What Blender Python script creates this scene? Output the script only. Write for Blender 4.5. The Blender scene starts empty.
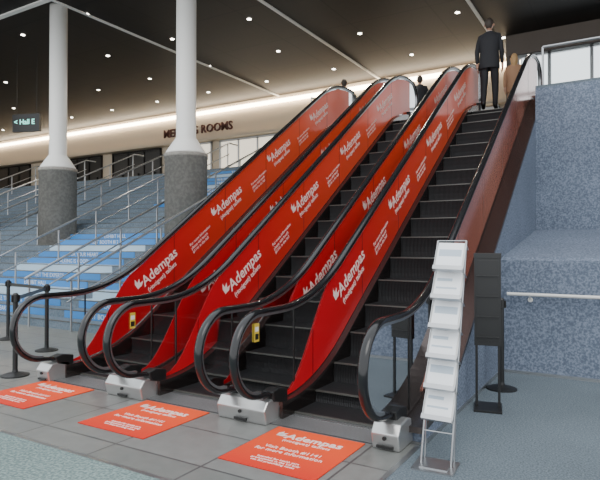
import bpy, bmesh, math, random
from mathutils import Vector, Matrix
random.seed(4)
S=bpy.context.scene
D=bpy.data
# ---------------------------------------------------------------- materials
def mat(name,col,rough=.5,metal=0.0,emit=None,es=0,coat=0,spec=.5):
    m=D.materials.new(name); m.use_nodes=True
    b=m.node_tree.nodes['Principled BSDF']
    b.inputs['Base Color'].default_value=(*col,1)
    b.inputs['Roughness'].default_value=rough
    b.inputs['Metallic'].default_value=metal
    b.inputs['Specular IOR Level'].default_value=spec
    b.inputs['Coat Weight'].default_value=coat; b.inputs['Coat Roughness'].default_value=.05
    if emit: 
        b.inputs['Emission Color'].default_value=(*emit,1); b.inputs['Emission Strength'].default_value=es
    return m
def nd(m,t,**k):
    n=m.node_tree.nodes.new(t)
    for a,v in k.items(): setattr(n,a,v)
    return n
def lk(m,a,b): m.node_tree.links.new(a,b)
def bsdf(m): return m.node_tree.nodes['Principled BSDF']
def speckle(name,c1,c2,scale=60,rough=.9,bump=.3):
    m=mat(name,c1,rough,spec=.25); tc=nd(m,'ShaderNodeTexCoord'); n=nd(m,'ShaderNodeTexNoise')
    n.inputs['Scale'].default_value=scale; n.inputs['Detail'].default_value=3
    n2=nd(m,'ShaderNodeTexNoise'); n2.inputs['Scale'].default_value=1.3
    r=nd(m,'ShaderNodeValToRGB'); r.color_ramp.elements[0].color=(*c1,1); r.color_ramp.elements[1].color=(*c2,1)
    r.color_ramp.elements[0].position=.40; r.color_ramp.elements[1].position=.62
    mx=nd(m,'ShaderNodeMixRGB',blend_type='MULTIPLY'); mx.inputs[0].default_value=.3
    bp=nd(m,'ShaderNodeBump'); bp.inputs['Strength'].default_value=bump; bp.inputs['Distance'].default_value=.01
    for q in (n,n2): lk(m,tc.outputs['Object'],q.inputs['Vector'])
    lk(m,n.outputs['Fac'],r.inputs[0]); lk(m,r.outputs[0],mx.inputs[1]); lk(m,n2.outputs['Fac'],mx.inputs[2])
    lk(m,mx.outputs[0],bsdf(m).inputs['Base Color']); lk(m,n.outputs['Fac'],bp.inputs['Height']); lk(m,bp.outputs[0],bsdf(m).inputs['Normal'])
    return m
def stripes(name,c1,c2,scale,axis='X',rough=.4,metal=.5,width=.5,bump=.5):
    m=mat(name,c1,rough,metal); tc=nd(m,'ShaderNodeTexCoord'); w=nd(m,'ShaderNodeTexWave',bands_direction=axis)
    w.inputs['Scale'].default_value=scale
    r=nd(m,'ShaderNodeValToRGB'); r.color_ramp.elements[0].color=(*c1,1); r.color_ramp.elements[1].color=(*c2,1)
    r.color_ramp.elements[0].position=width; r.color_ramp.elements[1].position=min(1,width+.2)
    bp=nd(m,'ShaderNodeBump'); bp.inputs['Strength'].default_value=bump; bp.inputs['Distance'].default_value=.01
    lk(m,tc.outputs['Object'],w.inputs['Vector']); lk(m,w.outputs['Fac'],r.inputs[0]); lk(m,r.outputs[0],bsdf(m).inputs['Base Color'])
    lk(m,w.outputs['Fac'],bp.inputs['Height']); lk(m,bp.outputs[0],bsdf(m).inputs['Normal'])
    return m
def bricks(name,c1,c2,cm,w,h,rough=.5,metal=0,mortar=.01,spec=.5):
    m=mat(name,c1,rough,metal,spec=spec); tc=nd(m,'ShaderNodeTexCoord'); b=nd(m,'ShaderNodeTexBrick')
    b.offset=0; b.inputs['Scale'].default_value=1; b.inputs['Brick Width'].default_value=w; b.inputs['Row Height'].default_value=h
    b.inputs['Mortar Size'].default_value=mortar; b.inputs['Color1'].default_value=(*c1,1); b.inputs['Color2'].default_value=(*c2,1); b.inputs['Mortar'].default_value=(*cm,1)
    lk(m,tc.outputs['Object'],b.inputs['Vector'])
    n=nd(m,'ShaderNodeTexNoise'); n.inputs['Scale'].default_value=9; lk(m,tc.outputs['Object'],n.inputs['Vector'])
    mx=nd(m,'ShaderNodeMixRGB',blend_type='MULTIPLY'); mx.inputs[0].default_value=.3
    lk(m,b.outputs['Color'],mx.inputs[1]); lk(m,n.outputs['Fac'],mx.inputs[2]); lk(m,mx.outputs[0],bsdf(m).inputs['Base Color'])
    return m
def glassm(name,tint=(.93,.96,.96),refl=.12):
    m=D.materials.new(name); m.use_nodes=True; nt=m.node_tree; nt.nodes.clear()
    o=nd(m,'ShaderNodeOutputMaterial'); t=nd(m,'ShaderNodeBsdfTransparent'); g=nd(m,'ShaderNodeBsdfGlossy'); x=nd(m,'ShaderNodeMixShader')
    t.inputs[0].default_value=(*tint,1); g.inputs['Roughness'].default_value=.03
    lw=nd(m,'ShaderNodeLayerWeight'); lw.inputs[0].default_value=refl; lk(m,lw.outputs['Fresnel'],x.inputs[0])
    lk(m,t.outputs[0],x.inputs[1]); lk(m,g.outputs[0],x.inputs[2]); lk(m,x.outputs[0],o.inputs[0]); return m
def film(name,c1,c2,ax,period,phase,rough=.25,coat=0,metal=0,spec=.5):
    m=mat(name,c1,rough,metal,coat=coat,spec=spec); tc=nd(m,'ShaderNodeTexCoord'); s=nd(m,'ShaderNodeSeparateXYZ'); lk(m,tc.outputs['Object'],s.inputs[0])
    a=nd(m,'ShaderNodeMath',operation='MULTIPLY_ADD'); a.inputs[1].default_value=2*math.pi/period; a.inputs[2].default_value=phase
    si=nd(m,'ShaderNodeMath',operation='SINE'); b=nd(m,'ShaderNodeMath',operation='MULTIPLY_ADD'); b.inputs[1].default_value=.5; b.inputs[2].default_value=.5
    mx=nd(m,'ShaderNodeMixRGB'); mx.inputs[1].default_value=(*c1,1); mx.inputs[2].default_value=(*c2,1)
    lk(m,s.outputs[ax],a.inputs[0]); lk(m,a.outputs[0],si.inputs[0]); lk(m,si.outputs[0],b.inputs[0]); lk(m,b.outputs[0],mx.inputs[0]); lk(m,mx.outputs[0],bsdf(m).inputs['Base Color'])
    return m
M=dict(
 carpet=speckle('floor_carpet',(.095,.12,.14),(.175,.21,.235),70),
 carpetg=speckle('floor_carpet_green',(.12,.17,.165),(.25,.32,.305),45),
 wallcarpet=speckle('wall_carpet_blue',(.11,.137,.185),(.215,.255,.33),42),
 tile=bricks('floor_slab',(.17,.175,.165),(.205,.205,.195),(.08,.08,.08),.9,.62,.35),
 plate=stripes('landing_plate_metal',(.12,.12,.12),(.30,.30,.30),14,'Y',.4,.6),
 rubber=mat('handrail_rubber',(.010,.010,.011),.18),
 dark=mat('dark_metal',(.035,.033,.032),.3,.7),
 bronze=mat('bronze_deck',(.12,.10,.095),.2,.85),
 skirt=mat('skirt_metal',(.12,.10,.095),.18,.95),
 step=stripes('step_cleats',(.010,.010,.011),(.045,.045,.047),16,'X',.45,.5),
 riser=stripes('step_riser',(.006,.006,.007),(.022,.022,.023),16,'X',.5,.4),
 nose=mat('step_nose',(.11,.11,.10),.4,.5),
 steel=mat('brushed_steel',(.42,.43,.44),.3,.9),
 pale=mat('pedestal_casting',(.50,.50,.49),.28,.75),
 black=mat('black_plastic',(.010,.010,.010),.4),
 white=mat('white_paint',(.66,.65,.62),.5),
 paper=mat('white_paper',(.80,.82,.84),.6),
 paper2=mat('grey_print',(.42,.49,.56),.6),
 yellow=mat('yellow_label',(.55,.40,.04),.5),
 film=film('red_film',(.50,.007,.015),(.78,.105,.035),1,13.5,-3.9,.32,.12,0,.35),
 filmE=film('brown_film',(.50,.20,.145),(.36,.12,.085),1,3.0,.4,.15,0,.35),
 filmtext=mat('film_white_ink',(.84,.66,.60),.5),
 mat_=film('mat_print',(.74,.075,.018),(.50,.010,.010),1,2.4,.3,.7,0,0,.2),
 glass=glassm('clear_glass',(.93,.96,.96),.22), glass2=glassm('guard_glass',(.95,.98,.98),.15),
 concrete=speckle('column_concrete',(.25,.235,.21),(.32,.30,.27),14,.8,.1),
 colw=mat('column_white',(.70,.69,.66),.5),
 ceil=bricks('ceiling_panels',(.017,.014,.012),(.021,.017,.015),(.008,.007,.006),2.6,2.7,.5,0,.025,.2),
 cream=mat('cream_wall',(.60,.50,.38),.7), header=mat('dark_header',(.12,.095,.08),.6),
 drk=mat('dark_opening',(.03,.028,.026),.3),
 lampc=mat('lamp_warm',(1,.9,.7),.5,0,(1,.84,.62),20),
 down=mat('downlight_lens',(1,.95,.9),.5,0,(1,.93,.82),16),
 stepc=speckle('stair_stone',(.12,.16,.20),(.18,.225,.27),30,.7,.1),
 blue=mat('stair_blue_print',(.03,.19,.48),.5), wblue=mat('stair_pale_print',(.36,.47,.56),.5),
 suit=mat('suit_cloth',(.010,.010,.013),.8), trous=mat('trouser_cloth',(.012,.012,.015),.8),
 skin=mat('skin',(.50,.28,.20),.5), hairD=mat('hair_dark',(.03,.02,.014),.6), hairB=mat('hair_blonde',(.45,.27,.12),.6),
 tan=mat('tan_cloth',(.38,.21,.12),.8), shoe=mat('shoe_leather',(.01,.01,.01),.3),
 bag=mat('bag_leather',(.30,.16,.08),.5), signt=mat('sign_text',(.3,.9,.8),.5,0,(.3,.95,.8),1.5),
 letters=mat('sign_letters',(.10,.03,.02),.4), eye=mat('eye_dark',(.02,.015,.01),.3), lip=mat('lip',(.35,.1,.09),.5),
 room=mat('lit_room_wall',(.75,.70,.60),.6,0,(1,.88,.70),1.1),
)
# ---------------------------------------------------------------- mesh helpers
def empty(name,loc=(0,0,0)):
    e=D.objects.new(name,None); e.location=loc; S.collection.objects.link(e); return e
def obj(name,verts,faces,m,parent=None,fm=None,smooth=False):
    me=D.meshes.new(name); me.from_pydata([tuple(v) for v in verts],[],faces)
    ms=m if isinstance(m,(list,tuple)) else [m]
    for q in ms: me.materials.append(q)
    if fm:
        for p,i in zip(me.polygons,fm): p.material_index=i
    if smooth:
        for p in me.polygons: p.use_smooth=True
    me.update(); bm=bmesh.new(); bm.from_mesh(me); bmesh.ops.recalc_face_normals(bm,faces=bm.faces); bm.to_mesh(me); bm.free()
    o=D.objects.new(name,me); S.collection.objects.link(o)
    if parent: o.parent=parent
    return o
class G:
    def __init__(s): s.v=[];s.f=[];s.m=[]
    def add(s,v,f,mi=0):
        o=len(s.v); s.v+= [tuple(q) for q in v]; s.f+=[tuple(i+o for i in q) for q in f]; s.m+=[mi]*len(f)
    def box(s,x0,x1,y0,y1,z0,z1,mi=0,T=None):
        v=[Vector((x,y,z)) for x in(x0,x1) for y in(y0,y1) for z in(z0,z1)]
        if T: v=[T@q for q in v]
        s.add(v,[(0,1,3,2),(4,6,7,5),(0,4,5,1),(2,3,7,6),(0,2,6,4),(1,5,7,3)],mi)
    def cyl(s,a,b,r,n=12,mi=0,r2=None,T=None):
        a=Vector(a);b=Vector(b); 
        if T: a=T@a;b=T@b
        d=(b-a).normalized(); u=d.orthogonal().normalized(); w=d.cross(u); r2=r if r2 is None else r2
        v=[];f=[]
        for i in range(n):
            t=2*math.pi*i/n; q=u*math.cos(t)+w*math.sin(t); v+=[a+q*r,b+q*r2]
        for i in range(n):
            j=(i+1)%n; f.append((2*i,2*j,2*j+1,2*i+1))
        f.append(tuple(2*i for i in range(n))); f.append(tuple(2*i+1 for i in range(n))[::-1]); s.add(v,f,mi)
    def lathe(s,c,prof,n=28,mi=0):
        v=[];f=[]
        for r,z in prof:
            for i in range(n):
                t=2*math.pi*i/n; v.append((c[0]+r*math.cos(t),c[1]+r*math.sin(t),z))
        for k in range(len(prof)-1):
            for i in range(n):
                j=(i+1)%n; f.append((k*n+i,k*n+j,(k+1)*n+j,(k+1)*n+i))
        f.append(tuple(range(n))[::-1]); f.append(tuple((len(prof)-1)*n+i for i in range(n))); s.add(v,f,mi)
    def band(s,x0,x1,ys,lo,hi,mi=0,slant=None):
        v=[];f=[]
        for i,y in enumerate(ys):
            l=lo(y);h=hi(y); v+=[(x0,y,l),(x1,y,l),(x1,y,h),(x0,y,h)]
        n=len(ys)
        for i in range(n-1):
            a=4*i;b=a+4
            for k in range(4): f.append((a+k,a+(k+1)%4,b+(k+1)%4,b+k))
        f.append((0,3,2,1)); f.append((4*n-4,4*n-3,4*n-2,4*n-1)); s.add(v,f,mi)
    def sheet(s,x,ys,lo,hi,mi=0):
        v=[];f=[]
        for y in ys: v+=[(x,y,lo(y)),(x,y,hi(y))]
        for i in range(len(ys)-1): f.append((2*i,2*i+1,2*i+3,2*i+2))
        s.add(v,f,mi)
    def prof(s,pts,x0,x1,mi=0):
        n=len(pts); v=[(x0,y,z) for y,z in pts]+[(x1,y,z) for y,z in pts]
        f=[(i,(i+1)%n,n+(i+1)%n,n+i) for i in range(n)]+[tuple(range(n))[::-1],tuple(range(n,2*n))]; s.add(v,f,mi)
    def make(s,name,ms,parent=None,smooth=False): return obj(name,s.v,s.f,ms,parent,s.m,smooth)
def bevel(o,w=.01,seg=2):
    b=o.modifiers.new('bevel','BEVEL'); b.width=w; b.segments=seg; b.limit_method='ANGLE'; return o
def text_mesh(name,body,size,M4,m,parent=None,ext=.0015,align='LEFT',bold=.0):
    c=D.curves.new(name,'FONT'); c.body=body; c.size=size; c.extrude=ext; c.align_x=align; c.offset=bold; c.resolution_u=2
    o=D.objects.new(name+'_c',c); S.collection.objects.link(o); bpy.context.view_layer.update()
    me=D.meshes.new_from_object(o.evaluated_get(bpy.context.evaluated_depsgraph_get())); D.objects.remove(o)
    me.transform(M4); me.materials.clear(); me.materials.append(m)
    n=D.objects.new(name,me); S.collection.objects.link(n)
    if parent: n.parent=parent
    return n
def basis(xa,ya,loc):
    xa=Vector(xa).normalized(); ya=Vector(ya).normalized(); za=xa.cross(ya)
    m=Matrix((xa,ya,za)).transposed().to_4x4(); m.translation=Vector(loc); return m
# ---------------------------------------------------------------- escalators
SL=.68; Y0=5.0; H=4.4; Y1=Y0+H/SL
def ramp(y,c,w):
    if y<c-w: return 0
    if y<c+w: return (y-c+w)**2/(4*w)
    return y-c
def zs(y): return SL*(ramp(y,Y0,.62)-ramp(y,Y1,.7))
R=.375; YN=4.04; ZN=.645; YT=12.35; RT=1.02
def lin(a,b,n): return [a+(b-a)*i/(n-1) for i in range(n)]
def railpath():
    p=[(4.34,.20),(4.2,.255)]
    for i in range(25):
        t=-math.pi/2-math.pi*i/24; p.append((YN+R*math.cos(t),ZN+R*math.sin(t)))
    p+=[(y,zs(y)+RT) for y in lin(YN+.06,YT-.06,90)]
    for i in range(25):
        t=math.pi/2-math.pi*i/24; p.append((YT+R*math.cos(t),H+ZN+R*math.sin(t)))
    p+=[(YT-.16,H+.255),(YT-.3,H+.2)]
    return p
PATH=railpath()
def sweep(g,x,pts,sec,mi=0):
    n=len(pts);k=len(sec);v=[];f=[]
    for i,(y,z) in enumerate(pts):
        a=pts[max(0,i-1)];b=pts[min(n-1,i+1)]; ty,tz=b[0]-a[0],b[1]-a[1]; L=math.hypot(ty,tz); ty/=L;tz/=L
        for sx,sn in sec: v.append((x+sx,y-tz*sn,z+ty*sn))
    for i in range(n-1):
        for j in range(k): f.append((i*k+j,i*k+(j+1)%k,(i+1)*k+(j+1)%k,(i+1)*k+j))
    f.append(tuple(range(k))[::-1]); f.append(tuple((n-1)*k+j for j in range(k))); g.add(v,f,mi)
SEC=[(.043*math.cos(t),.026*math.sin(t)) for t in [2*math.pi*i/12 for i in range(12)]]
def gtop(y):
    r=R-.03
    if y<YN: return ZN+math.sqrt(max(0,r*r-(YN-y)**2))
    if y>YT: return H+ZN+math.sqrt(max(0,r*r-(y-YT)**2))
    return zs(y)+RT-.03
def gbot(y):
    r=R-.03
    if y<YN: return ZN-math.sqrt(max(0,r*r-(YN-y)**2))
    if y>YT: return H+ZN-math.sqrt(max(0,r*r-(y-YT)**2))
    return zs(y)+.16+ .14*max(0,1-(y-YN)/.12)
r_=R-.03
GY=[YN-r_*math.cos(t) for t in lin(.02,math.pi/2,14)]+lin(YN+.02,YT-.02,80)+[YT+r_*math.sin(t) for t in lin(0,math.pi/2-.02,14)]
def balustrade(par,x,kind):
    g=G(); g.sheet(x,GY,gbot,gtop); g.make('glass_panel',M['glass'],par)
    g=G()
    for yy in (4.62,): g.band(x-.008,x+.008,[yy,yy+.012],lambda y:zs(y)+.16,lambda y:zs(y)+.98)
    g.make('glass_joint',M['dark'],par)
    g=G(); sweep(g,x,PATH,SEC); g.make('handrail',M['rubber'],par,True)
    g=G(); sweep(g,x,[(y,z) for y,z in PATH[2:-2]],[(-.02,-.045),(.02,-.045),(.02,-.02),(-.02,-.02)]); g.make('handrail_track',M['steel'],par)
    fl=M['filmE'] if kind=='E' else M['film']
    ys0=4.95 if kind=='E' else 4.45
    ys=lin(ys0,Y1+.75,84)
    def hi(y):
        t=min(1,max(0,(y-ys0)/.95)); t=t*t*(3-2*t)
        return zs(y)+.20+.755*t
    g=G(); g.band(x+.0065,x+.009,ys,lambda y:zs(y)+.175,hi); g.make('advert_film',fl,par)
    g=G()
    yy=4.98
    while yy<Y1+.6:
        g.band(x+.009,x+.0105,[yy,yy+.008],lambda y:zs(y)+.18,lambda y:hi(y)); yy+=1.22
    g.make('film_seam',M['dark'],par)
    if kind!='E':
        ang=math.atan(SL)
        xa=Vector((0,math.cos(ang),math.sin(ang))); ya=Vector((0,-math.sin(ang),math.cos(ang)))
        y=5.62
        while y<Y1-.2:
            base=Vector((x+.0105,y,zs(y)+.60))
            text_mesh('advert_title','Adempas',.215,basis(xa,ya,base),M['filmtext'],par,bold=.003)
            text_mesh('advert_subtitle','(riociguat) tablets',.095,basis(xa,ya,base-ya*.115+xa*.02),M['filmtext'],par,bold=.001)
            if y<Y1-1.2:
                text_mesh('advert_copy','For more information\nplease visit booth\n#1141 in the hall',.065,basis(xa,ya,base+xa*1.1-ya*.06),M['filmtext'],par)
            g=G()
            for a in (0.3,.85,1.4):
                c=base+xa*(-.12)+ya*.05; d=xa*math.cos(a)+ya*math.sin(a); e=xa*-math.sin(a)+ya*math.cos(a)
                q=[c+Vector((.0006,0,0)),c+d*.08+e*.027,c+d*.15,c+d*.08-e*.027]; g.add(q,[(0,1,2,3)])
            g.make('advert_logo',M['filmtext'],par)
            y+=1.62
XE=-1.675; W=1.17; GAP=.38
ESC=[]
x=XE
for i in range(3):
    ESC.append((x-W,x)); x-=W+GAP
YS=lin(4.3,YT+.05,90)
for i,(xl,xr) in enumerate(ESC):
    par=empty('escalator'); cx=(xl+xr)/2; hw=.505
    balustrade(par,xl,'L'); balustrade(par,xr,'E' if i==0 else 'R')
    g=G()
    for sgn,xx in((-1,xl),(1,xr)):
        a,b=sorted((cx+sgn*hw,xx+sgn*.02)); g.band(a,b,YS,lambda y:zs(y)+.13,lambda y:zs(y)+.165)
    g.make('inner_deck',M['bronze'],par)
    g=G()
    for sgn in(-1,1):
        a,b=sorted((cx+sgn*hw,cx+sgn*(hw+.03))); g.band(a,b,YS,lambda y:zs(y)-.28,lambda y:zs(y)+.13)
    g.make('skirt_panel',M['skirt'],par)
    g=G()
    xo=xr+.02; xe=(-1.45 if i==0 else xr+GAP-.02)
    g.band(xo,xe,YS,lambda y:zs(y)+.10,lambda y:zs(y)+.15)
    if i==2: g.band(xl-.17,xl-.02,YS,lambda y:zs(y)+.10,lambda y:zs(y)+.15)
    g.make('outer_deck',M['bronze'],par)
    g=G()
    if i==2: g.band(xl-.17,xl-.13,YS,lambda y:max(0,zs(y)-1.2),lambda y:zs(y)+.1)
    g.band(xr+.0,xr+.03,YS,lambda y:max(0,zs(y)-1.0),lambda y:zs(y)+.1)
    g.make('truss_cladding',M['dark'],par)
    g=G(); g.band(xl,xr,YS,lambda y:zs(y)-1.1,lambda y:zs(y)-1.02); g.make('truss_soffit',M['dark'],par)
    g=G(); P=.405; y=4.5; pz=None
    while y<12.2:
        z=zs(y+P/2)
        if pz is not None and z-pz>.004:
            n=4; pts=[]
            for k in range(n+1):
                t=k/n; pts.append((y+.035*math.sin(math.pi*t*.5)*(1-t), pz+(z-pz)*t))
            for k in range(n):
                (ya_,za_),(yb_,zb_)=pts[k],pts[k+1]
                g.add([(cx-.5,ya_,za_),(cx+.5,ya_,za_),(cx+.5,yb_,zb_),(cx-.5,yb_,zb_)],[(0,1,2,3)],1)
        g.box(cx-.5,cx+.5,y-.004,y+.028,z-.012,z+.002,2)
        g.add([(cx-.5,y,z),(cx+.5,y,z),(cx+.5,y+P,z),(cx-.5,y+P,z)],[(0,1,2,3)],0)
        pz=z; y+=P
    g.make('steps',[M['step'],M['riser'],M['nose']],par)
    g=G(); g.box(cx-.55,cx+.55,4.15,4.5,.0,.012); 
    for k in range(34): 
        xx=cx-.49+k*.0295; g.box(xx,xx+.012,4.44,4.56,.006,.016,1)
    g.box(cx-.62,cx+.62,12.2,13.3,H,H+.012)
    g.make('comb_plate',[M['plate'],M['steel']],par)
def pedestal(par,xa,xb,xs):
    g=G(); g.prof([(4.09,0),(4.06,.13),(4.12,.205),(4.28,.22),(4.36,.20),(4.40,0)],xa,xb)
    bevel(g.make('newel_pedestal',M['pale'],par),.012)
    g=G(); 
    g.cyl(((xa+xb)/2,4.05,.10),((xa+xb)/2,4.07,.10),.016); g.box((xa+xb)/2-.07,(xa+xb)/2+.07,4.06,4.075,.02,.04)
    g.make('pedestal_button',M['black'],par)
    g=G()
    for xx in xs: g.prof([(4.2,.19),(4.17,.28),(4.27,.30),(4.42,.27),(4.42,.13)],xx-.06,xx+.06)
    bevel(g.make('handrail_inlet',M['black'],par),.01)
pars=[o for o in S.objects if o.name.startswith('escalator')]
pedestal(pars[0],XE-.11,XE+.12,[XE])
pedestal(pars[0],ESC[1][1]-.12,ESC[0][0]+.04,[ESC[1][1],ESC[0][0]])
pedestal(pars[1],ESC[2][1]-.12,ESC[1][0]+.04,[ESC[2][1],ESC[1][0]])
pedestal(pars[2],ESC[2][0]-.16,ESC[2][0]+.06,[ESC[2][0]])
for k,(xl,xr) in enumerate(ESC):
    for xx in (xl,xr):
        g=G(); g.box(xx-.1,xx+.1,12.0,12.3,H,H+.24); bevel(g.make('upper_pedestal',M['dark'],pars[k]))
for k,(xl,xr) in enumerate(ESC[:2]):
    g=G(); g.box(xl+.010,xl+.013,3.95,4.02,.76,.92); g.box(xl+.013,xl+.014,3.96,4.01,.78,.83,1); g.box(xl+.013,xl+.014,3.96,4.01,.85,.89,2)
    g.make('warning_label',[M['yellow'],M['black'],M['white']],pars[k])
for k,(a,b) in enumerate(((-2.69,-1.86),(-4.31,-3.48),(-5.98,-5.13))):
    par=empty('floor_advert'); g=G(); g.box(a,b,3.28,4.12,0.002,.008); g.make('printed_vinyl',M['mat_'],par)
    c=(a+b)/2
    text_mesh('title','Adempas',.14,basis((1,0,0),(0,1,0),(c-.22,3.90,.0095)),M['filmtext'],par,bold=.003)
    text_mesh('subtitle','(riociguat) tablets',.062,basis((1,0,0),(0,1,0),(c-.20,3.83,.0095)),M['filmtext'],par)
    text_mesh('copy','Visit Booth #1141\nfor more information',.07,basis((1,0,0),(0,1,0),(c,3.66,.0095)),M['filmtext'],par,align='CENTER')
    text_mesh('small_copy','Intended for health care\nprofessionals in the US only\nsee full prescribing notes',.038,basis((1,0,0),(0,1,0),(c,3.46,.0095)),M['filmtext'],par,align='CENTER')
    g=G()
    for t in (.3,.85,1.4):
        q=Vector((c-.31,3.92,.0095)); d=Vector((math.cos(t),math.sin(t),0)); e=Vector((-math.sin(t),math.cos(t),0)); g.add([q,q+d*.06+e*.022,q+d*.11,q+d*.06-e*.022],[(0,1,2,3)])
    g.make('logo',M['filmtext'],par)
# ---------------------------------------------------------------- floor
g=G(); g.box(-1.48,12,-4,7.5,-.2,0); g.make('floor_right',M['carpet'])
g=G(); g.box(-42,-1.48,2.8,7.2,-.2,0); g.make('floor',M['tile'])
g=G(); g.box(-42,-1.48,-4,2.8,-.2,0.0); g.make('floor_front',M['carpetg'])
g=G(); g.box(-42,-1.48,2.78,2.82,-.1,.003); g.box(-1.5,-1.46,2.8,4.3,-.1,.003); g.make('trim_1',M['steel'])
# ---------------------------------------------------------------- right hand carpeted walls
g=G(); g.prof([(7.42,-.1),(7.42,1.42),(7.5,1.46),(10.42,1.88),(10.42,4.36),(10.8,4.36),(10.8,-.1)],-1.452,12); g.make('wall_right_bank',M['wallcarpet'])
g=G(); g.band(-1.60,-1.45,lin(4.4,11.9,70),lambda y:-.05,lambda y:zs(y)+.10); g.make('wall_escalator_side',M['wallcarpet'])
g=G(); g.box(-1.45,12,7.39,7.42,0,.035); g.box(-1.45,-1.435,4.4,7.4,0,.035); g.make('baseboard_right',M['steel'])
par=empty('wall_handrail'); g=G(); g.cyl((-1.36,7.33,1.0),(12,7.33,1.0),.021,14)
for xx in (-1.1,.2,1.5,2.8): g.cyl((xx,7.33,.985),(xx,7.42,.93),.009,8); g.cyl((xx,7.405,.93),(xx,7.42,.93),.03,12)
g.make('rail_tube',M['white'],par,False)
# ---------------------------------------------------------------- upper floor
g=G(); g.box(-42,-7.1,15.98,26,3.9,4.4); g.box(-7.1,-1.45,12.1,26,3.9,4.4); g.box(-1.45,12,10.42,26,4.36,4.4); g.make('floor_upper',M['carpet'])
g=G(); g.box(-7.05,-1.45,12.12,12.3,-.1,3.9); g.make('wall_under_landing',M['cream'])
# ---------------------------------------------------------------- stairs
XS=-7.15
par=empty('staircase'); g=G(); nR=27; rise=H/nR; tr=.34; ys=6.8
for i in range(nR):
    z=rise*i; y=ys+tr*i
    g.add([(-41.95,y,z),(XS,y,z),(XS,y,z+rise),(-41.95,y,z+rise)],[(0,1,2,3)],0)
    g.add([(-41.95,y,z+rise),(XS,y,z+rise),(XS,y+tr,z+rise),(-41.95,y+tr,z+rise)],[(0,1,2,3)],0)
    g.box(-41.95,XS,y-.008,y+.03,z+rise-.014,z+rise+.003,1)
g.prof([(ys-.1,-.05),(ys,rise+.1),(ys+tr*nR-.05,H+.0),(ys+tr*nR-.05,-.05)],XS,XS+.04,2)
g.make('treads',[M['stepc'],M['nose'],M['white']],par)
g=G(); words=['WALKING IS GOOD','FOR YOUR HEART','TAKE THE STAIRS','VISIT BOOTH 812','EXHIBIT HALL','MEET THE EXPERTS','LEARN MORE']
for (xa,xb,i0,i1) in ((-9.8,-7.4,1,15),(-14.2,-10.4,1,12),(-20,-15.6,1,5),(-12.9,-9.9,17,26)):
    for i in range(i0,i1):
        z=rise*i; y=ys+tr*i; bl=(i%3!=0)
        g.box(xa,xb,y-.006,y-.001,z+.004,z+rise-.016,0 if bl else 1)
        if i%3!=1: g.box(xa,xb,y+.03,y+tr-.01,z+rise+.001,z+rise+.004,1)
        if bl: text_mesh('riser_text',words[(i+int(-xa))%7],.14,basis((1,0,0),(0,0,1),((xa+xb)/2,y-.008,z+.03)),M['white'],par,align='CENTER')
g.make('riser_prints',[M['blue'],M['wblue']],par)
def stz(y): return (y-ys)/tr*rise
for xx in (-7.3,-9.0,-10.3,-12.6,-15.2,-17.5,-20.5,-24,-29):
    g=G(); ya,yb=6.6,15.98
    for h in (.95,.55): g.cyl((xx,ya,max(0,stz(ya))+h),(xx,yb,stz(yb)+h),.028 if h>.9 else .016,10)
    g.cyl((xx,yb,H+.95),(xx,yb+.5,H+.95),.028,10)
    yy=ya+.1
    while yy<16.1:
        zz=max(0,min(H,stz(yy))); g.cyl((xx,yy,zz),(xx,yy,max(zz,stz(yy))+.95),.022,8); yy+=1.15
    g.make('stair_railing',M['steel'],par)
for xx in (-9.65,-14.75,-19.85,-24.95):
    par2=empty('column'); yy=10.5; zb=stz(10.5)-.2
    g=G(); g.lathe((xx,yy),[(.53,zb),(.53,3.80),(.545,3.80),(.545,3.90)]); g.make('base_drum',M['concrete'],par2,False)
    g=G(); g.lathe((xx,yy),[(.50,3.90),(.50,3.95),(.32,4.22),(.25,4.32),(.25,8.8)]); g.make('shaft',M['colw'],par2,False)
    for p in par2.children:
        for q in p.data.polygons: q.use_smooth=len(q.vertices)==4
# ---------------------------------------------------------------- ceiling
CZ=8.8
g=G(); g.box(-42,12,8.6,22.6,CZ,CZ+.3); g.make('ceiling',M['ceil'])
g=G(); g.box(-42,12,9.95,10.1,CZ-.05,CZ)
for xx in (-14.5,-9.3,-4.1): g.box(xx-.05,xx+.05,10.1,22.2,CZ-.04,CZ)
g.make('trim_2',M['white'])
g=G()
for ix in range(11):
    for iy in range(4):
        x_=-34.3+ix*3.3+(.8 if iy%2 else 0); y_=11.3+iy*2.9
        g.cyl((x_,y_,CZ-.012),(x_,y_,CZ),.07,14,0)
g.make('recessed_downlights',[M['down'],M['steel']])
for (x_,y_) in ((-22,13.9),(-15.5,13.9),(-11.6,18.6),(-6.4,13.9),(-6.4,18.6),(-2.5,16.3),(-17,18.6),(-25,18.6)):
    l=D.lights.new('downlight_lamp','SPOT'); l.energy=480; l.spot_size=2.3; l.spot_blend=.8; l.color=(1,.90,.76); l.shadow_soft_size=.12
    o=D.objects.new('downlight_lamp',l); o.location=(x_,y_,CZ-.05); S.collection.objects.link(o)
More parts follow.
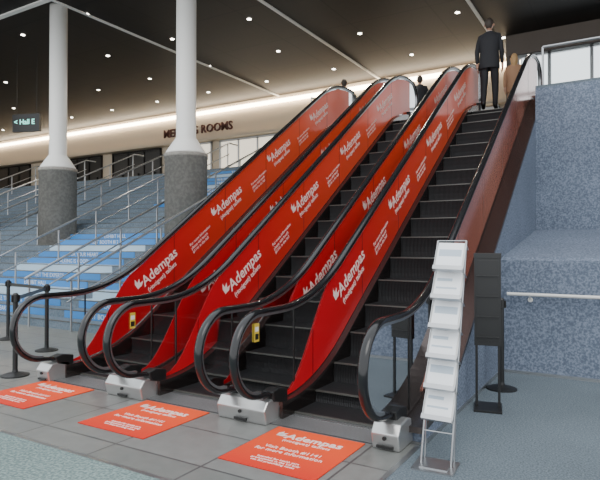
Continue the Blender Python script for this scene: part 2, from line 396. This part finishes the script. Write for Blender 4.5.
# ---------------------------------------------------------------- back wall
YB=22.2
g=G(); g.box(-42,-3.6,YB,YB+.2,4.4,CZ); g.make('wall_back',M['cream'])
g=G(); g.box(-42,-3.6,YB-.16,YB-.04,CZ-.36,CZ-.2); g.make('cove_light',M['lampc'])
g=G(); g.box(-42,-3.6,YB-.5,YB,7.0,7.12); g.make('trim_3',M['cream'])
text_mesh('wall_sign_lettering','MEETING ROOMS',.60,basis((1,0,0),(0,0,1),(-22.0,YB-.05,7.5)),M['letters'],ext=.03,bold=.01)
k=1
for (a,b,kind) in ((-40,-34,'d'),(-32.5,-27,'d'),(-26,-22.2,'d'),(-21.5,-18.6,'g'),(-18,-12.2,'g'),(-11.2,-9.2,'d'),(-8.6,-4.4,'g')):
    par=empty(('door_' if kind=='d' else 'window_')+str(k)); k+=1
    g=G(); n=max(2,round((b-a)/1.2))
    g.box(a,b,YB-.06,YB-.005,4.4,6.9,0); 
    for j in range(n+1):
        xx=a+(b-a)*j/n; g.box(xx-.04,xx+.04,YB-.12,YB-.02,4.4,6.95,1)
    g.box(a-.04,b+.04,YB-.12,YB-.02,6.88,6.98,1); g.box(a,b,YB-.11,YB-.02,4.4,4.6,1)
    if kind=='d':
        for j in range(n): 
            xx=a+(b-a)*(j+.5)/n; g.box(xx+.2,xx+.24,YB-.16,YB-.06,5.3,5.7,1)
    g.make('leaf_and_frame',[M['drk'] if kind=='d' else M['room'],M['steel'] if kind=='g' else M['dark']],par)
par=empty('window_8'); g=G()
for j in range(12):
    xx=-3.6+j*1.25; g.box(xx-.05,xx+.05,20,20.12,4.4,8.1)
for z_ in (4.4,5.5,6.7,8.0): g.box(-3.6,12,20,20.12,z_,z_+.10)
g.make('mullions',M['steel'],par); g=G(); g.add([(-3.6,20.05,4.4),(12,20.05,4.4),(12,20.05,8.1),(-3.6,20.05,8.1)],[(0,1,2,3)]); g.make('pane',M['glass2'],par)
g=G(); g.box(-3.6,12,19.9,20.2,8.1,CZ); g.box(-3.7,-3.6,19.9,22.3,4.4,CZ); g.make('wall_window_header',M['header'])
g=G(); g.box(-42.2,-42,-4,26,-.2,CZ); g.make('wall_left',M['cream'])
g=G(); g.box(12,12.2,7,26,-.2,CZ); g.make('wall_right',M['cream'])
def guard(x0,y0,x1,y1,hh=.85):
    par=empty('glass_guardrail'); L=math.hypot(x1-x0,y1-y0); n=max(1,round(L/1.3)); g=G(); gg=G()
    dx,dy=(x1-x0)/n,(y1-y0)/n
    for j in range(n+1): g.cyl((x0+dx*j,y0+dy*j,H),(x0+dx*j,y0+dy*j,H+hh),.020,8)
    g.cyl((x0,y0,H+hh),(x1,y1,H+hh),.024,10)
    T=basis((dx,dy,0),(-dy,dx,0),(x0,y0,0)); l=math.hypot(dx,dy)
    for j in range(n):
        a,b=l*j+.06,l*(j+1)-.06
        gg.add([T@Vector(q) for q in ((a,0,H+.08),(b,0,H+.08),(b,0,H+hh-.08),(a,0,H+hh-.08))],[(0,1,2,3)])
    g.make('posts_and_rail',M['steel'],par); gg.make('panes',M['glass2'],par)
guard(-1.35,10.6,11.9,10.6,.72); guard(-7.04,12.3,-7.04,15.9,1.0)
par=empty('hanging_wayfinding_sign'); T=Matrix.Translation((-18.8,12.1,6.05))@Matrix.Rotation(math.radians(20),4,'Z')
g=G(); g.box(-.55,.55,-.05,.05,-.32,.32,0,T); g.cyl((-.4,0,.3),(-.4,0,2.75),.012,8,0,None,T); g.cyl((.4,0,.3),(.4,0,2.75),.012,8,0,None,T)
g.make('sign_box',M['black'],par)
text_mesh('sign_text','< Hall E',.26,T@basis((1,0,0),(0,0,1),(-.48,-.055,-.05)),M['signt'],par,bold=.003)
# ---------------------------------------------------------------- stanchions
def stanchion(x,y,belt=None):
    par=empty('belt_stanchion',(x,y,0)); g=G()
    g.lathe((0,0),[(.165,0),(.165,.015),(.10,.035),(.035,.05),(.03,.08),(.03,.9),(.037,.905),(.037,1.0),(.02,1.02)],20)
    for t in range(4):
        a=t*math.pi/2; g.box(-.012+.04*math.cos(a),.012+.04*math.cos(a),-.012+.04*math.sin(a),.012+.04*math.sin(a),.91,.99)
    g.make('post',M['black'],par)
    if belt:
        g=G(); v=Vector(belt)-Vector((x,y,0)); n=10; L=v.length
        T=basis((v.x,v.y,0),(-v.y,v.x,0),(0,0,0))
        for j in range(n): g.box(.04+(L-.08)*j/n,.04+(L-.08)*(j+1)/n,-.002,.002,.925,.975,0,T)
        g.make('belt',M['black'],par)
stanchion(-6.55,4.08,(-7.7,5.3,0)); stanchion(-7.7,5.3,(-9.2,5.6,0)); stanchion(-9.2,5.6)
stanchion(-1.27,6.50)
# ---------------------------------------------------------------- brochure rack
par=empty('brochure_rack',(-1.235,3.97,0)); par.rotation_euler=(0,0,math.radians(4))
LY,LX=.19,.035
def rk(x,z,dy=0): return (x+LX*z,LY*z+dy,z)
g=G(); g.box(-.15,.15,-.13,.13,0,.012); g.box(-.10,.10,-.09,.09,.012,.02)
for s in(-1,1):
    g.cyl(rk(s*.108,.01),rk(s*.108,1.64),.008,8)
    g.cyl(rk(s*.108,.01,.11),rk(s*.108,.5,.02),.006,8)
for k in range(8): g.cyl(rk(-.108,.24+k*.2),rk(.108,.24+k*.2),.005,8)
g.make('frame',M['steel'],par)
gw=G(); gs=G(); gp=G()
for k in range(6):
    z0=.335+k*.215; z1=z0+.212
    p0=Vector(rk(0,z0,-.075)); p1=Vector(rk(0,z1,.01)); up=(p1-p0); h=up.length
    ya_=up.normalized(); xa_=Vector((1,0,0))-ya_*ya_.x; T=basis(xa_,up,p0)
    gw.box(-.106,.106,0,h,-.004,.004,0,T)
    gp.box(-.098,.098,.010,h-.006,.005,.011,0,T)
    if k%2: gp.box(-.085,.085,h*.50,h*.74,.0111,.0116,1,T)
    else: gp.box(-.085,.03,h*.62,h*.72,.0111,.0116,1,T); gp.box(-.085,.07,h*.36,h*.42,.0111,.0116,1,T)
    gs.box(-.11,.11,-.004,.0,-.004,.04,0,T); gs.box(-.11,.11,0,.03,.036,.039,0,T)
    for s in(-1,1): gs.box(s*.11-.003,s*.11+.003,-.004,h,-.008,.010,0,T)
    gs.box(-.11,.11,h-.008,h,-.09,-.004,0,T)
gw.make('shelf_backs',M['white'],par); gs.make('shelf_lips',M['steel'],par); gp.make('brochures',[M['paper'],M['paper2']],par)
par=empty('black_sign_stand',(-1.235,5.66,0)); par.rotation_euler=(0,0,math.radians(12))
g=G(); g.box(-.125,.125,-.03,.03,.62,1.52); g.box(-.13,.13,-.036,.036,1.48,1.53)
for s in(-1,1): g.box(s*.105-.012,s*.105+.012,-.012,.012,.02,.65)
g.box(-.13,.13,-.17,.17,0,.02); g.box(-.105,.105,-.033,-.03,.66,1.46)
for k in range(4): g.box(-.105,.105,-.05,-.03,.70+k*.2,.71+k*.2)
bevel(g.make('stand',[M['black'],M['drk']],par),.004)
# ---------------------------------------------------------------- people
def skinmesh(name,verts,edges,rad,m,parent,sub=2,root=0,post=None):
    me=D.meshes.new(name); me.from_pydata(verts,edges,[]); o=D.objects.new(name+'_s',me); S.collection.objects.link(o)
    md=o.modifiers.new('skin','SKIN'); md.use_smooth_shade=True
    for i,r in enumerate(rad):
        sv=me.skin_vertices[0].data[i]; sv.radius=(r,r) if not isinstance(r,tuple) else r; sv.use_root=(i==root)
    sb=o.modifiers.new('s','SUBSURF'); sb.levels=sub; sb.render_levels=sub
    bpy.context.view_layer.update()
    nm=D.meshes.new_from_object(o.evaluated_get(bpy.context.evaluated_depsgraph_get())); D.objects.remove(o)
    nm.materials.clear()
    for q in (m if isinstance(m,list) else [m]): nm.materials.append(q)
    if post: post(nm)
    for p in nm.polygons: p.use_smooth=True
    n=D.objects.new(name,nm); S.collection.objects.link(n); n.parent=parent; return n
def person(name,loc,rotz,h=1.8,top='suit',bot='trous',hair='hairD',stride=.12,longhair=False,armbend=.1):
    par=empty(name,loc); par.rotation_euler=(0,0,rotz); k=h/1.8; par.scale=(k,k,k)
    V=[(0,0,.98),(0,0,1.12),(0,0,1.30),(0,0,1.42),(0,0,1.50),(0,.01,1.58)]
    E=[(0,1),(1,2),(2,3),(3,4),(4,5)]; Rr=[.15,.135,.155,.12,.058,.055]
    wr=[]
    for s in(-1,1):
        b=len(V); sw=armbend*s
        V+=[(s*.165,0,1.43),(s*.225,-.03+sw*.3,1.16),(s*.225,.05+sw,.92)]; Rr+=[.068,.05,.036]; E+=[(3,b),(b,b+1),(b+1,b+2)]; wr.append(V[-1])
        b=len(V); st=stride*s
        V+=[(s*.09,0,.90),(s*.095,.03+st*.5,.50),(s*.095,st-.03,.10),(s*.11,st+.12,.05)]; Rr+=[.10,.070,.050,.04]; E+=[(0,b),(b,b+1),(b+1,b+2),(b+2,b+3)]
    def post(me):
        for v in me.vertices:
            if v.co.z>.86 and abs(v.co.x)<.2: v.co.y*=.78
        for p in me.polygons:
            z=p.center.z; p.material_index=0 if (z>.9 or abs(p.center.x)>.2) else (1 if z>.13 else 3)
            if z>1.50: p.material_index=2
    skinmesh('body',V,E,Rr,[M[top],M[bot],M['skin'],M['shoe']],par,2,0,post)
    v=[];f=[]; n=20
    pr=[(.80,.200,.150),(.86,.200,.150),(1.0,.188,.142),(1.13,.175,.13),(1.28,.20,.14),(1.40,.212,.125),(1.46,.165,.10),(1.525,.075,.07)]
    for z,a,b_ in pr:
        for i in range(n):
            t=2*math.pi*i/n; v.append((a*math.cos(t),b_*math.sin(t),z))
    for q in range(len(pr)-1):
        for i in range(n): f.append((q*n+i,q*n+(i+1)%n,(q+1)*n+(i+1)%n,(q+1)*n+i))
    obj('jacket',v,f,M[top],par,None,True)
    g=G(); g.lathe((0,.008),[(.060,1.49),(.063,1.535),(.058,1.537)],20); g.make('shirt_collar',M['white'],par)
    bm=bmesh.new(); bmesh.ops.create_uvsphere(bm,u_segments=24,v_segments=18,radius=1)
    hz=1.668
    for q in bm.verts:
        x_,y_,z_=q.co; w=1-.22*max(0,-z_); q.co=Vector((x_*.078*w,y_*.098*(1-.12*max(0,-z_)),z_*.12+hz))
        if y_>.85 and abs(x_)<.28 and -.35<z_<.12: q.co.y+=.016*(1-abs(x_)/.28)
    me=D.meshes.new('head'); bm.to_mesh(me); bm.free(); me.materials.append(M['skin'])
    for p in me.polygons: p.use_smooth=True
    o=D.objects.new('head',me); S.collection.objects.link(o); o.parent=par
    g=G()
    for s in(-1,1):
        g.cyl((s*.074,-.005,hz-.01),(s*.090,-.012,hz-.005),.026,12,0,.022)
        g.cyl((s*.030,.082,hz+.012),(s*.030,.092,hz+.012),.010,10,1)
    g.cyl((-.022,.084,hz-.06),(.022,.084,hz-.06),.007,8,2); g.make('face_features',[M['skin'],M['eye'],M['lip']],par,True)
    bm=bmesh.new(); bmesh.ops.create_uvsphere(bm,u_segments=24,v_segments=18,radius=1)
    dl=[q for q in bm.verts if (q.co.y>.25 and q.co.z<.45) or q.co.z<(-.78 if not longhair else -.95) or (abs(q.co.y)<.25 and q.co.z<-.2 and not longhair)]
    bmesh.ops.delete(bm,geom=dl,context='VERTS')
    for q in bm.verts:
        x_,y_,z_=q.co; w=1-.15*max(0,-z_); q.co=Vector((x_*.085*w,y_*.106-.004,z_*.125+hz+.008))
        if longhair and z_<0: q.co.z-=.20*(-z_); q.co.x*=1.1; q.co.y-=.02
    me=D.meshes.new('hair'); bm.to_mesh(me); bm.free(); me.materials.append(M[hair])
    for p in me.polygons: p.use_smooth=True
    o=D.objects.new('hair',me); S.collection.objects.link(o); o.parent=par
    for s,w in zip((-1,1),wr):
        w=Vector(w); HV=[tuple(w+Vector((0,0,.03))),tuple(w+Vector((0,.005,-.03))),tuple(w+Vector((0,.01,-.075)))]; HE=[(0,1),(1,2)]; HR=[.028,(.032),.030]
        for j,(dy,ln) in enumerate(((.034,.070),(.013,.080),(-.009,.074),(-.029,.058))):
            b=len(HV); HV+=[tuple(w+Vector((0,.01+dy,-.095))),tuple(w+Vector((-s*.008,.014+dy,-.095-ln*.5))),tuple(w+Vector((-s*.024,.016+dy,-.095-ln)))]
            HE+=[(2,b),(b,b+1),(b+1,b+2)]; HR+=[.010,.009,.008]
        b=len(HV); HV+=[tuple(w+Vector((-s*.01,.035,-.055))),tuple(w+Vector((-s*.02,.055,-.09)))]; HE+=[(1,b),(b,b+1)]; HR+=[.011,.009]
        skinmesh('hand',HV,HE,HR,M['skin'],par,1,1)
    return par
person('man_in_suit',(-2.50,11.70,H-.03),.05,1.90,armbend=.05,stride=.10)
w=person('woman',(-2.33,13.5,H+.012),.2,1.64,'tan','tan','hairB',.05,True)
g=G(); g.prof([(-.14,.72),(-.16,.5),(.16,.5),(.14,.72)],.27,.36); 
g.cyl((.315,-.09,.72),(.315,-.03,.88),.008,8); g.cyl((.315,.09,.72),(.315,.03,.88),.008,8); g.cyl((.315,-.03,.88),(.315,.03,.88),.008,8)
bevel(g.make('handbag',M['bag'],w),.01)
person('man_in_jacket',(-6.65,13.4,H),.3,1.70,'suit','trous','hairD',.05)
person('pedestrian',(-4.75,14.0,H),.2,1.66,'trous','suit','hairD',.05)
# ---------------------------------------------------------------- light
wd=D.worlds.new('world'); S.world=wd; wd.use_nodes=True; nt=wd.node_tree; bg=nt.nodes['Background']
tc=nt.nodes.new('ShaderNodeTexCoord'); sp=nt.nodes.new('ShaderNodeSeparateXYZ'); cr=nt.nodes.new('ShaderNodeValToRGB')
cr.color_ramp.elements[0].position=.0; cr.color_ramp.elements[0].color=(.90,.93,.95,1); cr.color_ramp.elements[1].position=.5; cr.color_ramp.elements[1].color=(.90,.95,1.0,1)
nt.links.new(tc.outputs['Generated'],sp.inputs[0]); nt.links.new(sp.outputs[2],cr.inputs[0]); nt.links.new(cr.outputs[0],bg.inputs[0]); bg.inputs[1].default_value=2.3
l=D.lights.new('sun','SUN'); l.energy=1.2; l.angle=.6; l.color=(1,.97,.93); o=D.objects.new('sun',l); o.rotation_euler=(math.radians(32),math.radians(14),0); S.collection.objects.link(o)
# ---------------------------------------------------------------- camera
cam=D.cameras.new('camera'); co=D.objects.new('camera',cam); S.collection.objects.link(co); S.camera=co
cam.sensor_width=36; cam.lens=36*555/600; cam.clip_start=.05; cam.clip_end=200
co.location=(0,0,1.6); co.rotation_euler=(math.radians(90)+math.atan(6/555),0,math.atan(333/555))
